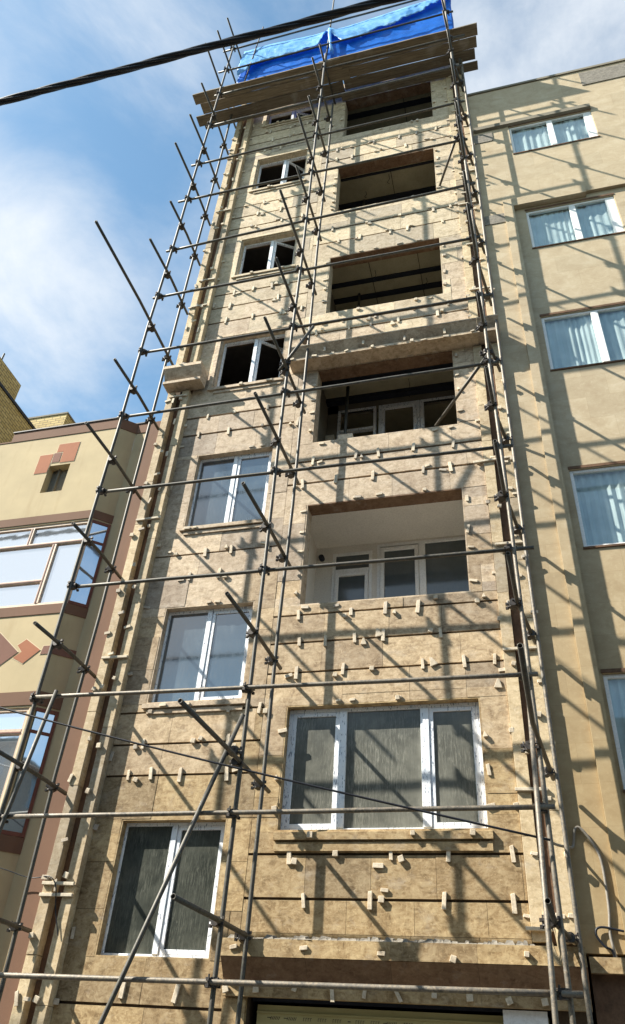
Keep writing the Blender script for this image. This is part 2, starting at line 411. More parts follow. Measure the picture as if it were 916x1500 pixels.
while x < -.1:
    w = r.uniform(.03,.11); h = r.uniform(.012,.05); y0 = -.25+r.uniform(-.012,.02)
    mo.add([(x,y0,2.905),(x+w,y0+r.uniform(-.01,.01),2.905),(x+w,-.06,2.93),(x,-.06,2.93),(x+w*.3,y0+.03,2.905+h),(x+w*.8,y0+.035,2.905+h*r.uniform(.5,1)),(x+w*.8,-.08,2.93+h*.7),(x+w*.2,-.08,2.93+h*.5)],
           [(0,3,2,1),(4,5,6,7),(0,1,5,4),(1,2,6,5),(2,3,7,6),(3,0,4,7)]); x += w*.8
mo.build('mortar_ridge', M['mortar'], co)

# ---- stone reveals + windows of the left bay
def reveal(h, y0=.002, y1=.20, t=.018, bottom=True, mat='stone'):
    x0,x1,z0,z1 = h; m = MB()
    m.box(x0,x0+t,y0,y1,z0,z1); m.box(x1-t,x1,y0,y1,z0,z1); m.box(x0+t,x1-t,y0,y1,z1-t,z1)
    if bottom: m.box(x0+t,x1-t,y0,y1,z0,z0+t)
    return m
def ring(m, x0,x1,z0,z1,y0,y1,w,wb=None,wt=None,wl=None,wr=None):
    wb = wb or w; wt = wt or w; wl = wl or w; wr = wr or w
    m.box(x0,x0+wl,y0,y1,z0,z1); m.box(x1-wr,x1,y0,y1,z0,z1)
    m.box(x0+wl,x1-wr,y0,y1,z0,z0+wb); m.box(x0+wl,x1-wr,y0,y1,z1-wt,z1); return m
def smat(z): return M['stone_low'] if z < 5.4 else (M['stone'] if z < 12.3 else M['stone_top'])
for i,h in enumerate(W):
    x0,x1,z0,z1 = h; t = .018
    a,b,c,d = x0+t,x1-t,z0+t,z1-t
    f = ring(MB(), a,b,c,d,.105,.17,.035,wl=.022)
    xm = x0+.665
    f.box(xm-.035,xm+.035,.095,.175,c+.035,d-.035)
    fr = f.build('window', M['pvc'], HOUSE, bevel=.003)
    reveal(h).build('reveal', smat(z0), fr)
    sash = ring(MB(), 0,b-xm-.074,c+.037,d-.037,-.022,.022,.05).build('sash', M['pvc'], None, bevel=.003, origin=(0,0,0))
    sash.location = (xm+.038,.128,0); put(sash, fr)
    if i < 3:
        gm = M['glass_dark'] if i == 0 else M['glass_blue']
        MB().box(a+.022,xm-.035,.135,.141,c+.035,d-.035).build('pane', gm, fr)
        MB().box(xm+.09,b-.088,.125,.131,c+.09,d-.09).build('pane', gm, fr)
    else:
        sash.rotation_euler = (0,0,math.radians((38,30,42,25)[i-3]))
    # sill: a moulded stone ledge under the window
    sl = MB()
    sl.prism([(-.001,z0-.075),(-.045,z0-.075),(-.045,z0-.015),(-.001,z0-.004)], x0-.03, x1+.06)
    sl.prism([(-.001,z0-.15),(-.022,z0-.15),(-.022,z0-.098),(-.001,z0-.096)], x0+.04, x1+.02)
    if i != 0: sl.build('sill', smat(z0), fr)
    if i >= 3:
        s2 = MB(); s2.box(x0-.085,x0-.005,-.03,-.002,z0-.05,z1+.06); s2.box(x0-.003,x1+.05,-.03,-.002,z1+.004,z1+.07)
        s2.build('surround', smat(z0), fr, bevel=.003)
# ---- first-floor triple window of the right bay
h = B[0]; x0,x1,z0,z1 = h
f = ring(MB(), x0+.02,x1-.02,z0+.018,z1-.02,.10,.17,.045,wb=.04)
for xm,w in ((-2.085,.045),(-1.09,.05)): f.box(xm-w,xm+w,.09,.175,z0+.058,z1-.066)
fr = f.build('window', M['pvc'], HOUSE, bevel=.003); tag(fr)
reveal(h, mat='stone').build('reveal', M['stone_low'], fr)
for a,b in ((-2.733,-2.133),(-1.038,-.487)):
    ring(MB(), a,b,z0+.060,z1-.068,.102,.148,.05).build('sash', M['pvc'], fr, bevel=.003)
    MB().box(a+.05,b-.05,.122,.128,z0+.11,z1-.118).build('pane', M['glass_frost'], fr)
MB().box(-2.04,-1.14,.130,.136,z0+.058,z1-.066).build('pane', M['glass_frost'], fr)
sl = MB(); sl.prism([(-.001,z0-.10),(-.05,z0-.10),(-.05,z0-.02),(-.001,z0-.003)], x0-.01, x1+.03)
sl.prism([(-.001,z0-.215),(-.03,z0-.215),(-.03,z0-.125),(-.001,z0-.122)], x0+.0, x1+.02); sl.build('sill', M['stone_low'], fr)
# ---- balconies
def balcony(h, depth, zc, wallm, ceilm, skew=0):
    x0,x1,z0,z1 = h; m = MB()
    m.box(-2.99,-2.90,.252,depth,z0-.25,zc); m.box(.06,.15,.252,depth,z0-.25,zc)
    m.box(-2.90,.06,.252,depth,z0-.25,z0-.15)
    o = m.build('balcony', wallm, HOUSE)
    MB().box(-2.99,.15,.252,depth,zc,zc+.04).build('ceiling', ceilm, o)
    m = MB(); m.box(x0,x0+.02,.002,.252,z0,z1); m.box(x1-.02,x1,.002,.252,z0,z1); m.box(x0+.02,x1-.02,.002,.252,z0,z0+.02); m.build('reveal', smat(z0), o)
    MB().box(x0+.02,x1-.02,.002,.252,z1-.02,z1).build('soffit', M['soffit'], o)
    return o
# furnished balcony: white room with three glazed bays
o = balcony(B[1], 1.30, 8.78, M['white_room'], M['white_room'])
hs = [(-2.56,-2.02,8.34,8.62),(-2.58,-2.00,6.9,8.30),(-1.86,-1.24,6.9,8.70),(-1.19,-.30,6.9,8.72)]
m = MB()
hs2 = [(-2.62,-1.98,6.9,8.64),(-1.90,-.28,6.9,8.74)]
for (a,b,c,d) in rects(-2.90,.06,6.83,8.78,hs2): m.box(a,b,1.2,1.3,c,d)
m.build('back_wall', M['white_room'], o)
f = ring(MB(), -2.62,-1.98,6.9,8.64,1.19,1.26,.05); f.box(-2.57,-2.03,1.18,1.26,8.25,8.32)
ring(f, -1.90,-.28,6.9,8.74,1.19,1.26,.05); f.box(-1.24,-1.14,1.18,1.26,6.95,8.69)
f.build('inner_window', M['white_frame'], o, bevel=.004)
m = ring(MB(), -2.565,-2.035,6.95,8.245,1.172,1.225,.055); ring(m, -1.845,-1.245,6.95,8.66,1.172,1.225,.06)
m.build('sash', M['white_frame'], o, bevel=.004)
m = MB(); m.box(-2.51,-2.09,1.205,1.21,7.0,8.19); m.box(-2.57,-2.03,1.215,1.22,8.32,8.59); m.box(-1.785,-1.305,1.205,1.21,7.0,8.60); m.box(-1.14,-.33,1.215,1.22,6.95,8.69)
m.build('pane', M['glass_inner'], o)
m = MB().tube([(-2.80,1.12,8.56),(-2.80,1.2,8.56)], .045, 14); m.build('socket', M['beam'], o, smooth=True)
# second open balcony: bare frames without glass
o = balcony(B[2], 1.75, 12.20, M['plaster'], M['rawceil'])
m = MB(); m.box(-2.90,-2.70,1.3,1.4,9.85,12.2); m.box(-2.90,.06,1.3,1.4,11.95,12.2)
m.build('back_wall', M['plaster'], o)
m = MB(); m.box(-2.88,-2.72,1.16,1.3,9.85,11.28); m.build('block_pier', M['wood'], o)
f = ring(MB(), -2.70,-1.97,10.2,12.0,1.28,1.35,.05); f.box(-2.65,-2.02,1.27,1.35,11.42,11.48)
ring(f, -1.92,-1.16,10.0,12.0,1.28,1.35,.065); ring(f, -1.86,-1.22,10.05,11.93,1.255,1.31,.06); ring(f, -1.155,-.1,10.0,12.0,1.28,1.35,.05,wl=.07)
f.build('inner_window', M['pvc'], o, bevel=.003)
m = MB(); m.box(-2.9,.06,.62,.78,12.15,12.198); m.box(-2.9,.06,1.12,1.24,12.10,12.198); m.build('beam', M['beam'], o)
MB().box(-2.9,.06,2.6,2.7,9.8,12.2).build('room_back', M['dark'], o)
# raw upper balconies
for h,zc,bs in ((B[3],15.28,((.76,.86),(1.14,1.26))),(B[4],18.78,((.38,.43),(1.0,1.12))),(B[5],22.03,((.42,.55),(1.2,1.35)))):
    o = balcony(h, 2.4, zc, M['plaster'], M['rawceil'])
    m = MB()
    for a,b in bs: m.box(-2.9,.06,a,b,zc-.035,zc-.002)
    m.build('beam', M['beam'], o)
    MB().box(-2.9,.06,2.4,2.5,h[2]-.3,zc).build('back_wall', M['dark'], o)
    c = MB(); xx = -2.0 if h is B[3] else (-1.55 if h is B[4] else -1.2)
    c.box(xx,xx+.012,.26,2.3,zc-.012,zc-.001); c.box(xx+1.0,xx+1.011,.26,2.3,zc-.012,zc-.001); c.build('ceiling_joint', M['beam'], o)
# hanging wires, props and blocks left in the unfinished bays
m = MB()
for x,y,z,l in ((-2.1,.5,12.19,.35),(-1.3,.9,12.19,.5),(-1.9,.6,15.27,.4),(-.9,1.0,15.27,.3),(-1.6,.5,18.77,.45),(-2.2,.8,18.77,.3)):
    m.tube([(x,y,z),(x+.02,y+.01,z-l*.4),(x-.03,y,z-l*.75),(x+.02,y-.02,z-l)],.006,6)
    m.build('hanging_wire', M['cable'], HOUSE, smooth=True); m = MB()
for x,y,z0,z1 in ((-2.35,1.1,13.0,15.26),(-1.05,1.7,13.0,15.26),(-2.3,1.0,16.5,18.76),(-.8,1.5,16.5,18.76),(-2.4,.7,9.85,12.19)):
    MB().tube([(x,y,z0),(x+.02,y,z1)],.028,10).build('prop', M['tube'], HOUSE, smooth=True)
for x,z in ((-2.55,10.03),(-2.28,10.03),(-2.42,10.24)): MB().box(x,x+.25,.32,.5,z,z+.2).build('block', M['wood'], HOUSE, bevel=.008)
# ---- garage entrance with rolled shutter
x0,x1,z0,z1 = GAR
m = MB(); m.box(-2.93,0.0,.12,.25,2.40,2.498); gr = m.build('garage_entrance', M['beam'], HOUSE)
MB().box(-2.86,-.02,.10,.30,.13,2.37).build('shutter', M['film'], gr)
MB().box(-2.86,-.02,.085,.098,2.30,2.315).build('shutter_rail', M['film'], gr)
# illegible run of printed marks along the protective film
ink = MB(); r = random.Random(3); x = -2.72
while x < -.5:
    kind = r.random()
    if kind < .45:
        n = r.randint(4,6)
        for q in range(n):
            xx = x+q*.017
            ink.add([(xx,.0985,2.248),(xx+.006,.0985,2.248),(xx+.018,.0985,2.276),(xx+.012,.0985,2.276)],[(0,1,2,3)])
        ink.box(x-.03,x+.01,.098,.0995,2.262,2.268); x += n*.017+.07
    elif kind < .8:
        for q in range(4): ink.box(x+q*.024,x+q*.024+.004,.098,.0995,2.248,2.276); ink.box(x+q*.024,x+q*.024+.014,.098,.0995,2.272,2.276)
        x += .15
    else: ink.box(x,x+.03,.098,.0995,2.258,2.266); x += .08
ink.build('printed_marks', M['ink'], gr)
tag(MB().box(-.43,-.03,-.012,-.004,1.55,2.41).add([],[]).build('white_sheet', M['sheet'], bevel=.002), 'white sheet hanging in the right corner of the garage entrance', 'sheet')
MB().box(-3.20,-2.955,-.02,-.002,.13,2.40).build('pier', M['stone_low'], HOUSE)
# ---- battens wedged across the pilaster channels
def batten(x0,x1,z,y,rot=0,t=.035,d=.03):
    o = MB().box(-(x1-x0)/2,(x1-x0)/2,-d,0,-t/2,t/2).build('batten', M['wood'], None, bevel=.003, origin=(0,0,0))
    o.location = ((x0+x1)/2,y,z); o.rotation_euler = (0,rot,0); put(o, HOUSE)
for x0,x1,z,rt in ((-5.49,-5.10,6.30,.01),(-5.50,-5.08,8.70,-.02),(-5.52,-5.11,3.43,.02),(-5.52,-5.10,3.31,0),(-5.46,-5.12,11.46,.03),(-5.47,-5.14,14.05,0),(-5.45,-5.1,14.9,.05),(-5.46,-5.1,17.5,.02)):
    batten(x0,x1,z,-.125,rt)
for x0,x1,z,rt in ((-.25,.30,9.16,-.05),(-.06,.32,7.66,0),(-.10,.30,6.10,0),(-.12,.22,4.42,.02),(-.15,.18,3.08,.02),(-.05,.32,13.2,.03),(-.02,.32,14.6,-.02),(-.1,.3,16.0,.02),(-.02,.31,17.2,0)):
    batten(x0,x1,z,-.037,rt)
# ---- stone offcuts glued over the joints
protos = []
for q in range(7):
    r = random.Random(q); w,h,d = ((.044,.165,.019),(.10,.042,.020),(.052,.055,.030),(.040,.125,.017),(.078,.036,.018),(.09,.10,.024),(.055,.065,.034))[q]
    bm = bmesh.new(); bmesh.ops.create_cube(bm, size=1)
    for v in bm.verts:
        v.co = V((v.co.x*w*r.uniform(.85,1.1), (v.co.y-.5)*d*r.uniform(.85,1.15), v.co.z*h*r.uniform(.88,1.08)))
        if q >= 5 and v.co.z > 0: v.co.x *= .25
    bmesh.ops.bevel(bm, geom=list(bm.edges), offset=.003, segments=1, affect='EDGES')
    me = bpy.data.meshes.new('stone_offcut'); bm.to_mesh(me); bm.free(); me.materials.append(M['chip']); protos.append(me)
spots = []                                  # (x,y,z,proto,rot)
r = random.Random(21)
def inhole(x,z,e=.0): return any(a-e<x<b+e and c-e<z<d+e for a,b,c,d in HOLES)
def along(z,x0,x1,step):
    x = x0+r.uniform(.1,step)
    while x < x1:
        if not inhole(x,z,.03):
            spots.append((x,-.002,z+r.uniform(-.02,.02),r.choice((0,0,3,0,2)),r.uniform(-.12,.12)))
            if r.random() < .5: spots.append((x+r.choice((-1,1))*r.uniform(.06,.13),-.002,z+r.choice((-1,1))*r.uniform(.035,.08),r.choice((1,2,4,5,6)),r.uniform(-.4,.4)))
        x += r.uniform(.6,1.4)*step
for z in Wg[1:]: along(z,-4.95,-2.95,.5)
for z in Bg:
    if z != 3.33: along(z,-2.95,-.15,.55)
for u in (-2.42,-1.70,-.93,-.24): spots.append((u,-.002,3.32+r.uniform(-.02,.02),0,r.uniform(-.18,.1)))
spots += [(-.19,-.002,5.68,5,.1),(-1.55,-.002,3.42,1,.1),(-1.58,-.002,3.33,2,0),(-1.62,-.002,3.66,1,.05),(-4.33,-.002,2.45,0,.06),(-3.72,-.002,2.43,0,.16)]
for h in B:
    for x in (h[0]-.03,h[1]+.035):
        z = h[2]+r.uniform(.1,.4)
        while z < h[3]: spots.append((x+r.uniform(-.012,.02),-.002,z,r.choice((2,1,3,4,6)),r.uniform(-.25,.25))); z += r.uniform(.28,.6)
    for q in range(4): spots.append((r.uniform(h[0]+.1,h[1]-.1),-.002,h[3]+r.uniform(.02,.05),r.choice((1,4,2)),r.uniform(-.15,.15)))
    for q in range(3): spots.append((r.uniform(h[0]+.1,h[1]-.1),-.002 if h is not B[0] else -.052,h[2]-r.uniform(.03,.06),r.choice((1,4,2)),r.uniform(-.15,.15)))
for h in W[1:]:
    for q in range(2): spots.append((r.uniform(h[0]+.1,h[1]-.1),-.048,h[2]-.05,r.choice((1,2,4)),r.uniform(-.1,.1)))
    for q in range(2): spots.append((r.uniform(h[0]+.1,h[1]-.1),-.002,h[3]+.03,r.choice((1,4)),r.uniform(-.1,.1)))
for x,y in ((-5.36,-.125),(-5.23,-.125),(-5.07,-.002),(-5.49,-.125)):
    z = 2.3
    while z < 22.3:
        if not 11.4 < z < 12.3: spots.append((x+r.uniform(-.02,.02),y,z,r.choice((2,2,1,3)),r.uniform(-.3,.3)))
        z += r.uniform(.45,1.25)
for x,y in ((-.11,-.002),(.035,-.036),(.21,-.036),(.32,-.036)):
    z = 3.2
    while z < 22:
        if not 11.4 < z < 12.3: spots.append((x+r.uniform(-.03,.02),y,z,r.choice((2,2,1,4)),r.uniform(-.3,.3)))
        z += r.uniform(.5,1.2)
for q in range(10): spots.append((-3.1+q*.34+r.uniform(-.08,.08),-.09,2.47+r.uniform(-.01,.03),r.choice((2,3,2)),r.uniform(-.5,.5)))
for q in range(5): spots.append((-3.0+q*.7+r.uniform(-.1,.1),-.262,2.78+r.uniform(-.02,.06),r.choice((2,4)),r.uniform(-.3,.3)))
for q in range(10): spots.append((-3.1+q*.33+r.uniform(-.08,.08),-.285,11.77+r.uniform(-.01,.03),r.choice((2,4,1)),r.uniform(-.3,.3)))
for q in range(4): spots.append((-2.6+q*.7+r.uniform(-.1,.1),-.30,11.86+r.uniform(-.05,.1),3,r.uniform(-.1,.1)))
cam0 = V((0,-8.66,1.6))
spots.sort(key=lambda s: (V(s[:3])-cam0).length)
for s in spots[:100]:
    o = bpy.data.objects.new('stone_offcut', protos[s[3]]); COL.objects.link(o); o.location = s[:3]
    o.rotation_euler = (0,s[4],0); sc = r.uniform(.85,1.2); o.scale = (sc,1,sc); put(o, HOUSE)
rest = MB()
for s in spots[100:]:
    me = protos[s[3]]; mt = Matrix.Translation(V(s[:3])) @ Matrix.Rotation(s[4],4,'Y') @ Matrix.Diagonal((r.uniform(.85,1.2),1,r.uniform(.85,1.2),1))
    rest.add([mt @ v.co for v in me.vertices], [tuple(p.vertices) for p in me.polygons])
tag(rest.build('stone_offcuts', M['chip'], HOUSE), kind='stuff')

# ------------------------------------------------------------------ scaffold
SC = empty('scaffold', (-2.7,-.7,.13), 'steel tube scaffold with black couplers standing against the stone facade', 'scaffold')
RT = .0245
# a coupler: two clamps at right angles, with bolts and wing flaps
def coupler_mesh():
    m = MB(); r = random.Random(1)
    m.tube([(0,0,-.04),(0,0,.04)], .043, 10); m.tube([(-.0,-.045,.0),(0,.075,0)], .044, 10)
    for sx,sz in ((1,.5),(-1,.35),(1,-.4),(-1,-.6)):
        m.tube([(sx*.035,-.02*sx,sz*.03),(sx*.085,-.03*sx,sz*.06)], .010, 6); m.box(sx*.075-.012,sx*.075+.012,-.03*sx-.014,-.03*sx+.014,sz*.055-.014,sz*.055+.014)
    m.box(-.05,.05,.01,.055,-.03,.03); m.tube([(0,-.07,.02),(0,-.02,.02)], .012, 6); m.tube([(-.06,.03,-.05),(-.055,.03,.06)], .010, 6)
    return m
cm = coupler_mesh().build('coupler', M['coupler'], None, origin=(0,0,0)); CM = cm.data
bpy.data.objects.remove(cm)
def coupler(parent, p, rz=0, rx=0):
    o = bpy.data.objects.new('coupler', CM); COL.objects.link(o); o.location = p; o.rotation_euler = (rx,0,rz); put(o, parent); return o
def pole(name, pts, mat='tube', r_=RT):
    return MB().tube(pts, r_, 12, hollow=True).build(name, M[mat], SC, smooth=True)
def wob(p,q,n,amp,seed):
    r = random.Random(seed); p = V(p); q = V(q)
    return [p.lerp(q,i/n) + (V((r.uniform(-amp,amp),r.uniform(-amp,amp),0)) if 0<i<n else V((0,0,0))) for i in range(n+1)]
YO,YI = -1.02,-.30
pole('standard', wob((-5.70,YO,.13),(-5.64,YO,24.6),10,.012,1)); pole('standard', wob((-5.60,YI,.13),(-5.62,YI,22.6),10,.012,2))
pole('standard', wob((-2.92,YO,.13),(-2.93,YO,22.35),10,.014,3)); pole('standard', wob((-2.91,YI,.13),(-2.86,YI,21.2),10,.014,4))
pole('standard', wob((.17,YO,.13),(.08,YO,26.0),10,.012,5), 'tube_pale'); pole('standard', wob((.32,YI,.13),(.33,YI,23.6),10,.012,6), 'tube_pale')
pole('standard', [(.02,-1.13,.13),(.03,-1.135,2.2),(.13,-1.13,5.32)], 'tube_pale')
pole('standard', [(-6.02,-1.10,.13),(-5.58,-1.11,3.75),(-5.36,-1.12,5.36)])
TZ = [2.93,4.50,6.06,7.70,9.25,10.83,12.42,14.0,15.7,17.3,18.9,20.55]
tipL = [-1.5,-1.52,-1.57,-1.45,-1.85,-1.69,-3.15,-1.80,-1.58,-2.0,-1.85,-1.82]
tipM = [-2.08,-2.60,-1.92,-1.94,-2.0,-2.07,-2.0,-2.25,-1.70,-2.0,-1.6,-1.7]
tipR = [-1.84,-3.12,-2.02,-2.03,-1.73,-1.64,-2.05,-1.73,-1.86,-1.45,-1.56,-1.5]
zL = [2.95,4.48,6.06,7.68,9.21,10.77,12.37,13.95,15.6,17.12,18.68,20.3]
zM = [2.92,4.45,6.02,7.60,9.14,10.66,12.25,13.85,15.65,17.15,18.8,20.5]
zR = [2.97,4.52,6.15,7.70,9.29,10.98,12.65,14.2,15.9,17.35,19.05,20.75]
def transom(x, xi, z, tip, end, mat='tube'):
    t = pole('transom', [(x,tip,z+.0),(x+.05,(tip+end)/2,z),(xi+.05,end,z)], mat)
    coupler(t,(x+.005,YO,z)); coupler(t,(xi,YI,z),.3); return t
for z,t in zip(zL,tipL): transom(-5.66+.04,-5.62,z,t,-.05 if z < 11 else -.06)
for z,t in zip(zM,tipM): transom(-2.985,-2.955,z,t,-.06 if z not in zM[:1] else -.14)
for z,t in zip(zR,tipR): transom(.07,.24,z,t,-.07)
for k,(z,zr,xl,xr) in enumerate(((2.40,2.44,-6.4,.27),(3.90,3.92,-5.62,.24),(5.31,5.26,-5.72,.24),(6.96,6.92,-5.74,.38),(8.63,8.56,-5.75,.30),(10.2,10.2,-5.78,.24),(11.77,11.76,-5.74,.30),(13.34,13.37,-5.80,.22),(14.85,15.08,-5.82,.26),(16.70,16.74,-5.90,.22),(18.19,18.34,-5.85,.25),(19.98,20.04,-5.75,.3),(21.62,21.60,-5.8,.45),(23.02,23.14,-5.9,.26),(24.35,24.5,-5.95,.15))):
    yl = YO+.055 if k not in (0,1,2) else YO-.055
    L = MB().tube(wob((xl,yl,z),(xr,yl,zr),8,.006,30+k),RT,12,hollow=True).build('ledger', M['tube_pale' if k < 3 else 'tube'], SC, smooth=True)
    for xs in (-5.66,-2.93,.12):
        if k >= 13 and xs == -2.93: continue
        f = (xs-xl)/(xr-xl); coupler(L,(xs,(YO+yl)/2+.01,z+(zr-z)*f),1.57)
b = pole('brace', [(-2.93,-1.11,4.95),(-3.91,-1.16,2.06),(-4.5,-1.18,.2)]); coupler(b,(-3.0,-1.09,4.55),.4)
b = pole('brace', [(-2.55,-1.09,11.55),(-3.04,-1.09,10.60)]); coupler(b,(-2.97,-1.07,10.78),.4)
b = pole('brace', [(.12,-1.02,10.33),(-.79,.22,10.25)]); coupler(b,(.1,-1.0,10.4),.4)
b = pole('brace', [(.02,-1.0,16.86),(-.49,.12,16.95)]); coupler(b,(.05,-1.0,16.85),.4)
# sloping poles that stick up beside the top of the left frame
for x,z,t,e in ((-5.70,22.0,-2.05,.1),(-5.60,23.1,-1.9,-.2),(-5.55,24.3,-1.75,-.3)): pole('transom', [(x,t,z),(x+.05,e,z+.03)])
for z,t in ((21.85,-1.5),(23.1,-1.35)): pole('transom', [(.02,t,z),(.22,.2,z)])
pole('transom', [(.28,.9,21.8),(.28,-.4,21.8)]); pole('transom', [(.30,.8,20.9),(.30,-.4,20.9)])
pole('transom', [(-2.95,-1.45,21.85),(-2.9,.0,21.85)])
pole('guard_post', [(-5.1,-.9,22.05),(-4.95,-.9,25.6)], r_=.018); pole('guard_post', [(-2.95,-.9,22.05),(-2.92,-.9,26.5)], r_=.022)
pole('guard_rail', [(-5.5,-.93,25.05),(.3,-.93,25.3)], r_=.022)

# ------------------------------------------------------------------ planks, tarpaulin
def plank(x0,x1,y0,y1,z,lab,tilt=0,seed=0):
    r = random.Random(seed); n = 8; m = MB(); vs = []; fs = []
    for i in range(n+1):
        x = x0+(x1-x0)*i/n; d = r.uniform(-.008,.008); w = r.uniform(-.006,.006); zz = z+tilt*i/n
        vs += [(x,y0+w,zz+d),(x,y1+w,zz+d),(x,y1+w,zz+d+.045),(x,y0+w,zz+d+.045)]
    for i in range(n):
        for q in range(4): fs.append((i*4+q,i*4+(q+1)%4,(i+1)*4+(q+1)%4,(i+1)*4+q))
    fs += [(0,1,2,3),(n*4+3,n*4+2,n*4+1,n*4)]
    m.add(vs,fs); return tag(m.build('plank', M['plank'], bevel=.004), lab, 'plank', 'planks of the top working platform')
PZ = 21.93
plank(-6.45,-2.55,-1.00,-.745,PZ,'outer weathered plank under the tarpaulin, left end farthest out over the street',.02,1)
plank(-3.10,.76,-1.01,-.745,PZ+.045,'outer weathered plank under the tarpaulin, reaching past the right standard',.0,2)
plank(-6.33,-2.40,-.735,-.475,PZ,'second plank from the street at the left end of the top platform',.01,3)
plank(-2.95,.72,-.735,-.49,PZ+.03,'second plank from the street at the right end of the top platform',0,4)
plank(-6.55,-2.60,-.465,-.20,PZ-.03,'plank nearest the wall at the left end of the top platform',.03,5)
plank(-2.58,.66,-.48,-.24,PZ+.01,'third plank from the street at the right end of the top platform',0,6)
plank(-6.40,-2.7,-.19,-.10,PZ-.05,'narrow pale board edge nearest the wall above the top left window',.03,7)
plank(-2.7,.70,-.23,-.03,PZ-.10,'lowest plank close to the wall above the top open balcony, poking out right',0,8)

def sheet(name, X, Z, Y, mat, parent=None, th=.004):
    """cloth grid: columns X, row profile functions"""
    nx,nz = len(X), len(Z[0]); vs = []; fs = []
    for i in range(nx):
        for k in range(nz): vs.append((X[i]+Y[i][k][0], Y[i][k][1], Z[i][k]))
    for i in range(nx-1):
        for k in range(nz-1): a = i*nz+k; fs.append((a,a+nz,a+nz+1,a+1))
    o = MB().add(vs,fs).build(name, mat, parent, smooth=True)
    s = o.modifiers.new('thickness','SOLIDIFY'); s.thickness = th
    return o
from mathutils import noise as mn
def nz3(x,y,z,s): return mn.noise(V((x*s,y*s,z*s)))
TX = [-5.38 + 5.62*i/120 for i in range(121)]
def tarp_top(x):
    t = (x+5.38)/5.62
    return 24.42 - .24*math.sin(math.pi*t) + .28*t + .05*math.sin(t*9+.6) - .10*math.exp(-((x+5.3)/.4)**2) + .12*math.exp(-((x+2.95)/.16)**2)
Zs,Ys = [],[]
for x in TX:
    top = tarp_top(x); zr = []; yr = []
    for k in range(17):
        f = k/16; z = top + (22.02-top)*f
        pinch = .10*math.exp(-((x+2.93)/.22)**2)
        y = -.80 + .035*nz3(x,0,z,.8) + .012*nz3(x*1.2,3,z*.5,4) - pinch*.3
        zr.append(z); yr.append((0.02*nz3(x,7,z,2),y))
    Zs.append(zr); Ys.append(yr)
tp = sheet('tarpaulin', TX, Zs, Ys, M['tarp'])
tag(tp, 'bright blue tarpaulin stretched along the rail above the planks', 'tarpaulin')
Zs,Ys = [],[]
for x in TX:
    top = tarp_top(x); t = (x+5.38)/5.62
    drop = 1.12 + .35*max(0,.45-t) + .34*nz3(x,1,0,.9) + .16*nz3(x,2,0,3) + .35*math.exp(-((x+5.3)/.35)**2)
    drop *= (1 - .55*math.exp(-((x+2.93)/.25)**2)) * (1 if t < .7 else max(.12,1-(t-.7)*2.2))
    zr = []; yr = []
    for k in range(11):
        f = k/10
        z = top + .03 - drop*f + .02*nz3(x,9,f,3)
        y = -.83 - .09*math.sin(min(1,f*1.25)*math.pi*.55) + (.05*nz3(x*1.5+z*1.4,4,z,2.0) + .035*nz3(x*4+z*3,1,z,3.2) + .02*nz3(x*9+z*5,1,z,3))*min(1,f*1.6) - .06*f*math.exp(-((x+2.93)/.3)**2)
        zr.append(z); yr.append((.05*nz3(x,5,z,2.5)*f,y))
    Zs.append(zr); Ys.append(yr)
put(sheet('folded_flap', TX, Zs, Ys, M['tarp_light']), tp)
m = MB(); m.tube([(-2.93,-.93,24.1),(-2.90,-.98,23.6),(-2.86,-.95,23.1),(-2.80,-.93,22.6)],[.05,.045,.035,.055],8)
m.build('knotted_tail', M['tarp_light'], tp, smooth=True)

# ------------------------------------------------------------------ overhead lines and cables on the walls
m = MB()
for q in range(4):
    pts = [(-30+60*i/420, -5+.026*math.cos(i*.40+q*math.pi/2), 12.72+.026*math.sin(i*.40+q*math.pi/2)) for i in range(421)]
    m.tube(pts,.030 if q else .022,7)
tag(m.build('overhead_line', M['cable'], smooth=True), 'thick twisted black power line crossing the sky and the blue tarpaulin', 'cable')
pts = [(-9.5+9.66*i/24, -2.0+.9*i/24, 5.95-2.33*i/24-.10*math.sin(math.pi*i/24)) for i in range(25)]
tag(MB().tube(pts,.011,8).build('service_cable', M['cable'], smooth=True), 'thin black cable sloping down across the triple window to the right corner', 'cable')
def spline(P, n=8):
    P = [V(p) for p in P]; out = []
    for i in range(len(P)-1):
        a,b,c,d = P[max(i-1,0)],P[i],P[i+1],P[min(i+2,len(P)-1)]
        for k in range(n):
            t = k/n; out.append(.5*((2*b)+(c-a)*t+(2*a-5*b+4*c-d)*t*t+(3*b-a-3*c+d)*t**3))
    return out+[P[-1]]
tag(MB().tube(spline([(.12,-1.0,3.66),(.22,-.5,3.74),(.34,-.1,3.82),(.40,.03,3.86),(.44,.02,4.02),(.50,.02,4.03),(.60,.03,3.88),(.655,.03,3.70),(.655,.03,3.30),(.63,.03,3.05),(.66,.0,2.78)]),.014,8).build('wall_cable', M['cable_grey'], smooth=True), 'grey looped cable running down the beige wall right of the scaffold', 'cable')
tag(MB().tube(spline([(1.4,.08,3.07),(.85,.03,3.08),(.56,.02,3.12),(.50,.02,3.06),(.56,.02,2.96),(.62,.0,2.92),(.64,.0,2.82)]),.011,8).build('wall_cable', M['cable'], smooth=True), 'black drooping cable low on the beige wall near the shop lintel', 'cable')
tag(MB().tube(spline([(-7.5,-.15,3.75),(-6.3,-.16,3.62),(-5.75,-.10,3.50),(-5.45,-.16,3.50),(-5.33,-.16,3.40),(-5.26,-.15,3.15),(-5.16,-.14,2.9)]),.006,6).build('telephone_wire', M['cable'], smooth=True), 'thin dark wire drooping over the lower left pilaster', 'cable')
m = MB(); r = random.Random(6)
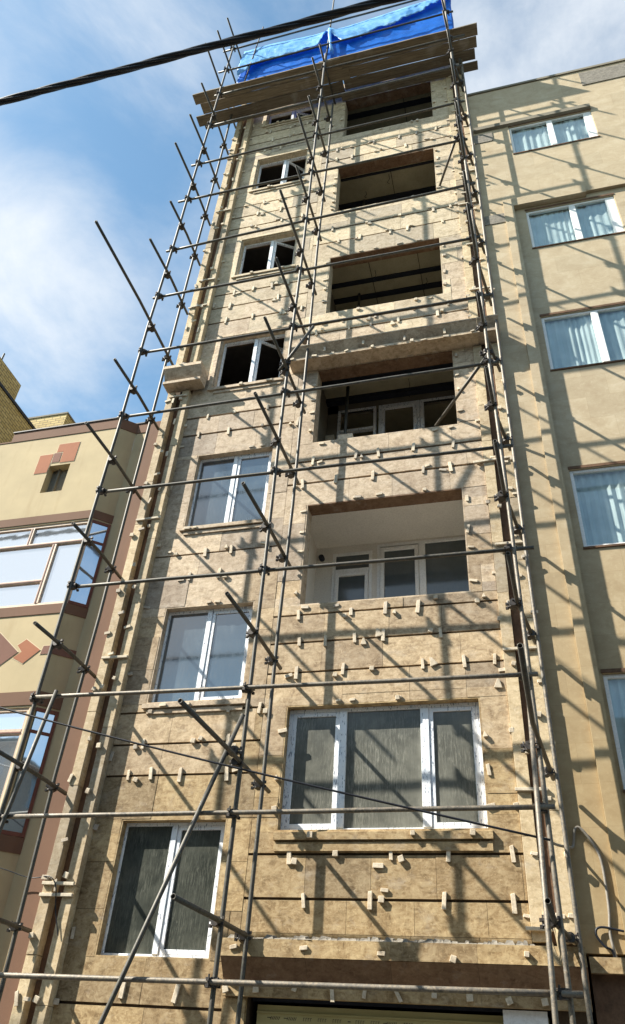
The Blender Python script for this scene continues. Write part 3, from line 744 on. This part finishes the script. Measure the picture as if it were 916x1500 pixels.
for q in range(7):
    a = r.uniform(0,6.28); w = r.uniform(.025,.055); zb = r.uniform(2.70,2.82)
    m.tube(spline([(.10+.01*q,-.335,3.06),(.10+w,-.34-.01*q,2.95),(.12+w*.6,-.36,zb+.05),(.12,-.36,zb),(.12-w*.8,-.35,zb+.07),(.10-w,-.34,2.96),(.10,-.335,3.05)],6),.007,6)
tag(m.build('rope_hank', M['rope'], smooth=True), 'tangled hank of old rope tied near the foot of the right standards', 'rope')

# ------------------------------------------------------------------ neighbouring stone house on the right
RB = empty('stone_house', (3.2,2,0), 'smooth beige stone house right of the scaffold with curtained windows', 'building')
RW = [(1.14,2.86,17.70,18.86),(1.16,2.78,14.36,15.60),(1.07,2.68,11.04,12.38),(1.06,2.66,7.60,8.95),(1.00,2.62,4.45,5.80)]
m = MB()
for (a,b,c,d) in rects(.345,7.0,15.80,20.72,RW): m.box(a,b,.05,.30,c,d)
for (a,b,c,d) in rects(.95,7.0,2.9,15.80,RW): m.box(a,b,.12,.30,c,d)
m.box(.345,.758,.05,.30,2.9,15.80)
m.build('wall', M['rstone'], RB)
m = MB(); m.box(.76,.95,.005,.299,2.9,15.70); m.box(.76,2.30,.005,.298,15.702,15.95); m.build('raised_frame', M['rstone'], RB)
m = MB(); m.box(.345,7.0,.02,.5,20.722,20.80); m.box(.345,.37,.3,12,0,20.7); m.box(6.9,7.0,.3,12,0,20.7); m.box(.37,6.9,11.9,12,0,20.7); m.box(.37,6.9,.3,11.9,20.5,20.7); m.build('roof', M['plaster'], RB)
for q in ((.36,.78,.035,.052,18.42,18.78),(.36,.84,.035,.052,15.25,15.55),(2.86,6.98,.03,.052,20.0,20.60)): MB().box(*q).build('rough_patch', M['mortar'], RB)
m = MB(); m.prism([(.05,18.88),(-.02,18.90),(-.02,19.02),(.05,19.06)], .40, 2.86); m.build('lintel_ledge', M['plaster'], RB)
for i,(x0,x1,z0,z1) in enumerate(RW):
    yw = .05 if z0 > 15.8 else .12; xm = (x0+.85)
    f = ring(MB(), x0+.004,x1-.004,z0+.004,z1-.004,yw+.03,yw+.09,.045,wr=.16 if i < 2 else .06)
    f.box(xm-.055,xm+.055,yw+.02,yw+.10,z0+.05,z1-.05)
    fr = f.build('window', M['white_frame'], RB, bevel=.003)
    MB().box(x0+.05,xm-.055,yw+.06,yw+.064,z0+.05,z1-.05).build('pane', M['clear'], fr)
    MB().box(xm+.055,x1-.05,yw+.06,yw+.064,z0+.05,z1-.05).build('pane', M['clear'], fr)
    MB().box(x0-.012,x1+.012,yw-.012,yw+.028,z1+.002,z1+.05).build('lintel_edge', M['groove'], fr); MB().box(x0-.01,x1+.01,yw-.02,yw+.028,z0-.03,z0-.002).build('sill', M['groove'], fr)
    # pleated curtain
    n = 220; vs = []; fs = []; rr = random.Random(40+i); ph = rr.uniform(0,6); blind = i == 3
    for k in range(n+1):
        x = x0-.02+(x1-x0+.04)*k/n
        y = yw+.115 + (.010*math.sin(k*.45+ph+2.5*math.sin(k*.05+i)) + .014*math.sin(k*.13+ph*2)*math.sin(k*.031+i)) if not blind else yw+.105+.03*abs(((k/n*14)%1)-.5)*2
        vs += [(x,y,z0-.1),(x+.006*math.sin(k),y+.006*math.sin(k*.4),(z0+z1)/2),(x,y,z1+.1)]
    for k in range(n): fs += [(k*3,k*3+3,k*3+4,k*3+1),(k*3+1,k*3+4,k*3+5,k*3+2)]
    MB().add(vs,fs).build('curtain', M['curtain'], fr, smooth=True)
    MB().box(x0-.3,x1+.3,.9,1.0,z0-.4,z1+.4).build('room_back', M['plaster'], fr)
m = MB(); m.box(.40,7,-.10,.12,2.72,2.85); m.build('shop_lintel', M['stone_low'], RB)
m = MB(); m.box(.40,.95,-.02,.2,2.2,2.72); m.box(.40,.62,.0,.2,.13,2.2); m.build('shop_front', M['groove'], RB)
m = MB(); m.box(.62,7,.25,.3,.13,2.72); m.build('shop_opening', M['beam'], RB)

# ------------------------------------------------------------------ stucco house with a bay on the left
LB = empty('stucco_house', (-8.5,2,0), 'cream stucco house with terracotta bands and a glazed corner bay left of the scaffold', 'building')
YB = -.13
LW = [(-12.0,-6.335,7.27,8.83),(-12.0,-6.40,3.99,5.63)]
NI = (-7.49,-7.075,9.54,10.15)
m = MB()
for (a,b,c,d) in rects(-14,-6.32,0,10.87,LW+[NI]): m.box(a,b,YB,.10,c,d)
# chamfered corner: side face, solid above and below the windows
for z0,z1 in ((0,3.99),(5.63,7.27),(8.83,10.87)):
    m.add([(-6.32,YB,z0),(-6.08,.08,z0),(-6.26,.2,z0),(-6.42,.08,z0),(-6.32,YB,z1),(-6.08,.08,z1),(-6.26,.2,z1),(-6.42,.08,z1)],[(0,1,5,4),(1,2,6,5),(2,3,7,6),(3,0,4,7),(0,3,2,1),(4,5,6,7)])
m.box(-6.079,-5.80,.08,.3,0,10.87)
m.box(-14,-6.2,.5,.6,0,10.87)
m.build('wall', M['stucco'], LB)
MB().box(-7.51,-7.06,.02,.10,9.5,10.2).build('niche_back', M['plaster'], LB)
MB().box(-7.36,-7.33,-.02,.02,9.54,10.15).build('niche_post', M['plaster'], LB)
m = MB(); m.box(-5.80,-5.535,-.03,.5,0,11.0); m.build('column', M['brown'], LB)
def sideband(m,z0,z1):
    m.add([(-6.316,YB-.012,z0),(-6.066,.078,z0),(-6.09,.10,z0),(-6.335,YB+.01,z0),(-6.316,YB-.012,z1),(-6.066,.078,z1),(-6.09,.10,z1),(-6.335,YB+.01,z1)],[(0,1,5,4),(1,2,6,5),(2,3,7,6),(3,0,4,7),(0,3,2,1),(4,5,6,7)])
m = MB()
for z0,z1,xl in ((10.872,11.10,-8.50),(8.86,9.02,-14),(7.10,7.262,-14),(5.66,5.86,-14),(3.80,3.985,-14)):
    m.box(xl,-6.322,YB-.012,YB+.012,z0,z1); sideband(m,z0,z1)
m.box(-8.5,-6.33,YB+.012,.3,10.875,11.09); m.box(-6.065,-5.80,.066,.3,10.875,11.10); m.box(-14,-8.502,YB-.01,.3,10.872,10.90)
m.build('band', M['brown'], LB)
m = MB(); m.box(-8.52,-6.31,YB-.03,.35,11.102,11.125); m.box(-6.3,-5.78,.05,.4,11.102,11.125); m.build('roof_flashing', M['beam'], LB)
# tile ornaments
def tile(pts,mat,y=YB-.008,e=.014):
    cx = sum(p[0] for p in pts)/len(pts); cz = sum(p[1] for p in pts)/len(pts)
    out = [(cx+(x-cx)*(1+e/ max(.05,math.hypot(x-cx,z-cz))), cz+(z-cz)*(1+e/max(.05,math.hypot(x-cx,z-cz)))) for x,z in pts]
    b_ = MB().slab(out,y+.004,YB-.0005).build('tile_edging', M['edge_line'], LB); MB().slab(pts,y,YB-.0007).build('ornament_tile', mat, b_)
tile([(-7.43,10.65),(-7.02,10.65),(-7.02,10.20),(-7.30,10.20),(-7.30,10.46),(-7.43,10.46)],M['terracotta'])
tile([(-7.75,10.43),(-7.49,10.43),(-7.49,10.19),(-7.50,10.0),(-7.75,10.0)],M['terracotta'])
tile([(-7.47,10.44),(-7.32,10.44),(-7.32,10.22),(-7.47,10.22)],M['maroon'],YB-.010)
tile([(-7.62,6.50),(-7.29,6.83),(-6.88,6.49),(-7.2,6.22),(-7.35,6.16)],M['maroon'])
tile([(-6.92,6.60),(-6.80,6.69),(-6.52,6.50),(-6.74,6.30),(-6.93,6.40),(-6.82,6.49)],M['terracotta'])
tile([(-6.48,6.56),(-6.33,6.56),(-6.33,6.43),(-6.50,6.43)],M['maroon'])
m = MB(); sideband(m,6.43,6.56); m.build('band', M['maroon'], LB)
def bay_window(x0,x1,z0,z1,bars,top):
    f = ring(MB(), x0,x1,z0,z1,YB+.015,YB+.075,.045); 
    for (a,b,c,d) in bars: f.box(a,b,YB+.010,YB+.074,c,d)
    # corner post and the return window round the chamfer
    f.tube([(x1+.005,YB+.03,z0),(x1+.005,YB+.03,z1)],.03,8)
    fr = f.build('window', M['cream_frame'], LB)
    MB().box(x0+.045,x1-.045,YB+.045,YB+.05,z0+.045,z1-.045).build('pane', M['mirror'], fr)
    gk = MB()
    for (a,b,c,d) in bars:
        if b-a < d-c: gk.box(a+.012,a+.03,YB+.004,YB+.009,c,d)
        else: gk.box(a,b,YB+.004,YB+.009,c+.012,c+.03)
    gk.build('gasket', M['rust_line'], fr)
    p = MB(); A = V((-6.315,YB+.02)); Bq = V((-6.085,.085)); d = (Bq-A); nn = V((d.y,-d.x)).normalized()*.006
    def q(t,o,z): v = A+d*t+nn*o; return (v.x,v.y,z)
    def bar(mb,t0,t1,za,zb,o0,o1): mb.add([q(t0,o0,za),q(t1,o0,za),q(t1,o1,za),q(t0,o1,za),q(t0,o0,zb),q(t1,o0,zb),q(t1,o1,zb),q(t0,o1,zb)],[(0,3,2,1),(4,5,6,7),(0,1,5,4),(1,2,6,5),(2,3,7,6),(3,0,4,7)])
    bar(p,.06,.86,z0+.05,z1-.05,0,1); p.build('pane', M['mirror'], fr)
    s = MB(); bar(s,.86,1,z0,z1,-3,4); bar(s,0,.86,z0,z0+.05,-2,3); bar(s,0,.86,z1-.05,z1,-2,3); bar(s,0,.86,top-.02,top+.02,-2,3); s.build('side_frame', M['rust_line'], fr)
bay_window(-12.0,-6.335,7.27,8.83,[(-11.95,-6.38,8.41,8.46),(-7.40,-7.34,8.46,8.78),(-6.90,-6.83,7.32,8.41),(-11.95,-6.90,7.70,7.75),(-9.2,-9.14,7.32,8.78)],8.43)
bay_window(-12.0,-6.40,3.99,5.63,[(-11.95,-6.445,5.26,5.33),(-8.2,-8.14,5.33,5.58),(-8.6,-8.53,4.04,5.26)],5.3)
MB().box(-14,-6.2,.6,9,10.6,10.86).build('roof', M['plaster'], LB)
MB().box(-14,-5.55,8.9,9,0,10.8).build('rear_wall', M['stucco'], LB)

# yellow brick houses behind it
BH = empty('brick_house', (-11.5,3,0), 'yellow brick parapet wall with a dark gutter line at the far left', 'building')
MB().box(-16,-10.5,.15,6,9,13.92).build('wall', M['brick'], BH)
MB().box(-16,-10.47,.12,6.05,13.922,14.0).build('gutter', M['beam'], BH)
MB().box(-16,-10.52,.15,1.50,14.002,14.56).build('parapet', M['brick'], BH)
MB().tube([(-10.6,.75,14.56),(-10.6,.75,14.85)],.02,8).build('vent_pipe', M['tube'], BH)
o = MB().box(-11.2,-9.92,2.6,4.0,10.8,14.60).build('stair_tower', M['brick'])
tag(o, 'small yellow brick tower with a flat top rising behind the stucco house', 'tower')
put(MB().box(-11.22,-9.90,2.58,4.02,14.602,14.65).build('coping', M['plaster']), o)

# unseen house across the street: mirrored low down, raised and widened to cut skylight
OB = empty('unseen_house_across_street', (-1,-24,0), 'grey rendered gabled house on the other side of the street, mirrored in the triple window, widened to cut skylight', 'building')
m = MB(); hs = [(-23+4*i,-21+4*i,2+3.1*k,3.8+3.1*k) for i in range(12) for k in range(4)]
for (a,b,c,d) in rects(-26,26,0,13.0,hs): m.box(a,b,-19.2,-19,c,d)
m.box(-26,26,-30,-29.8,0,13.0); m.box(-26,-25.8,-29.8,-19.2,0,13.0); m.box(25.8,26,-29.8,-19.2,0,13.0)
m.build('wall', M['opposite'], OB)
MB().prism([(-18.6,13.1),(-24.5,14.8),(-30.4,13.1),(-30.4,12.9),(-18.6,12.9)],-26.4,26.4).build('roof', M['plaster'], OB)
for (a,b,c,d) in hs: MB().box(a,b,-19.18,-19.16,c,d).build('window', M['glass_inner'], OB)

# ------------------------------------------------------------------ light, sky, camera
sun_dir = V((-2.1,-1.0,2.2)).normalized()
sun = bpy.data.lights.new('sun','SUN'); sun.energy = 5.0; sun.angle = math.radians(.55); sun.color = (1,.94,.83)
so = bpy.data.objects.new('sun', sun); COL.objects.link(so); so.rotation_euler = sun_dir.to_track_quat('Z','Y').to_euler(); so.location = (-20,-10,25)
w = bpy.data.worlds.new('World'); S.world = w; w.use_nodes = True; nt = w.node_tree; nt.nodes.clear()
N = nt.nodes.new; Lk = nt.links.new
sky = N('ShaderNodeTexSky'); sky.sky_type = 'NISHITA'; sky.sun_disc = False
sky.sun_elevation = math.asin(sun_dir.z); sky.sun_rotation = math.atan2(sun_dir.x, sun_dir.y); sky.air_density = 1.0; sky.dust_density = .6; sky.ozone_density = 1.2
tc = N('ShaderNodeTexCoord'); mp = N('ShaderNodeMapping'); mp.inputs['Scale'].default_value = (1,1,1.5); mp.inputs['Location'].default_value = (3.1,1.7,.4); Lk(tc.outputs['Generated'], mp.inputs['Vector'])
n1 = N('ShaderNodeTexNoise'); n1.inputs['Scale'].default_value = 2.9; n1.inputs['Detail'].default_value = 9; n1.inputs['Roughness'].default_value = .60; n1.inputs['Distortion'].default_value = .35; Lk(mp.outputs[0], n1.inputs['Vector'])
def blob(d, r0, r1):
    dt = N('ShaderNodeVectorMath'); dt.operation = 'DOT_PRODUCT'; nm = N('ShaderNodeVectorMath'); nm.operation = 'NORMALIZE'; Lk(tc.outputs['Generated'], nm.inputs[0])
    Lk(nm.outputs[0], dt.inputs[0]); dt.inputs[1].default_value = V(d).normalized()
    mr = N('ShaderNodeMapRange'); mr.interpolation_type = 'SMOOTHSTEP'; mr.inputs['From Min'].default_value = math.cos(math.radians(r1)); mr.inputs['From Max'].default_value = math.cos(math.radians(r0)); Lk(dt.outputs['Value'], mr.inputs['Value']); return mr.outputs[0]
def madd(a, k, b):
    m_ = N('ShaderNodeMath'); m_.operation = 'MULTIPLY_ADD'; Lk(a, m_.inputs[0]); m_.inputs[1].default_value = k; Lk(b, m_.inputs[2]); return m_.outputs[0]
CLOUDS = [((-.50,.43,.75),1,10,.16),((-.45,.53,.71),1,8,.06),((-.30,.26,.92),1,8,.07),((.15,.38,.91),1,12,.21),((-.56,-.66,.50),4,17,.34),((-.40,.36,.85),1,8,-.08)]
acc = n1.outputs['Fac']
for d,a,b_,k in CLOUDS: acc = madd(blob(d,a,b_), k, acc)
rp = N('ShaderNodeValToRGB'); rp.color_ramp.elements[0].position = .38; rp.color_ramp.elements[1].position = .88; rp.color_ramp.interpolation = 'EASE'; Lk(acc, rp.inputs['Fac'])
sk = N('ShaderNodeVectorMath'); sk.operation = 'MULTIPLY'; sk.inputs[1].default_value = (1.12,1.40,1.32); Lk(sky.outputs[0], sk.inputs[0])
mx = N('ShaderNodeMix'); mx.data_type = 'RGBA'; Lk(rp.outputs['Color'], mx.inputs['Factor']); Lk(sk.outputs[0], mx.inputs['A']); mx.inputs['B'].default_value = (5.6,5.85,6.1,1)
bg = N('ShaderNodeBackground'); bg.inputs['Strength'].default_value = .068; Lk(mx.outputs['Result'], bg.inputs['Color'])
ou = N('ShaderNodeOutputWorld'); Lk(bg.outputs[0], ou.inputs['Surface'])

cam = bpy.data.cameras.new('camera'); cam.sensor_fit = 'VERTICAL'; cam.sensor_height = 36; cam.lens = 1121.866*36/1500
cam.clip_start = .05; cam.clip_end = 2000
co_ = bpy.data.objects.new('camera', cam); COL.objects.link(co_)
R_ = [[0.966998, 0.247292, 0.061327], [-0.104696, 0.605123, -0.789218], [-0.232278, 0.756752, 0.611043]]
co_.matrix_world = Matrix(((R_[0][0],-R_[1][0],-R_[2][0],0.0000),(R_[0][1],-R_[1][1],-R_[2][1],-8.6581),(R_[0][2],-R_[1][2],-R_[2][2],1.6000),(0,0,0,1)))
S.camera = co_
S.render.engine = 'CYCLES'
S.cycles.max_bounces = 10; S.cycles.diffuse_bounces = 5; S.cycles.transparent_max_bounces = 16
S.cycles.use_denoising = True
S.view_settings.view_transform = 'Standard'; S.view_settings.look = 'None'; S.view_settings.gamma = 1; S.view_settings.exposure = 1.4
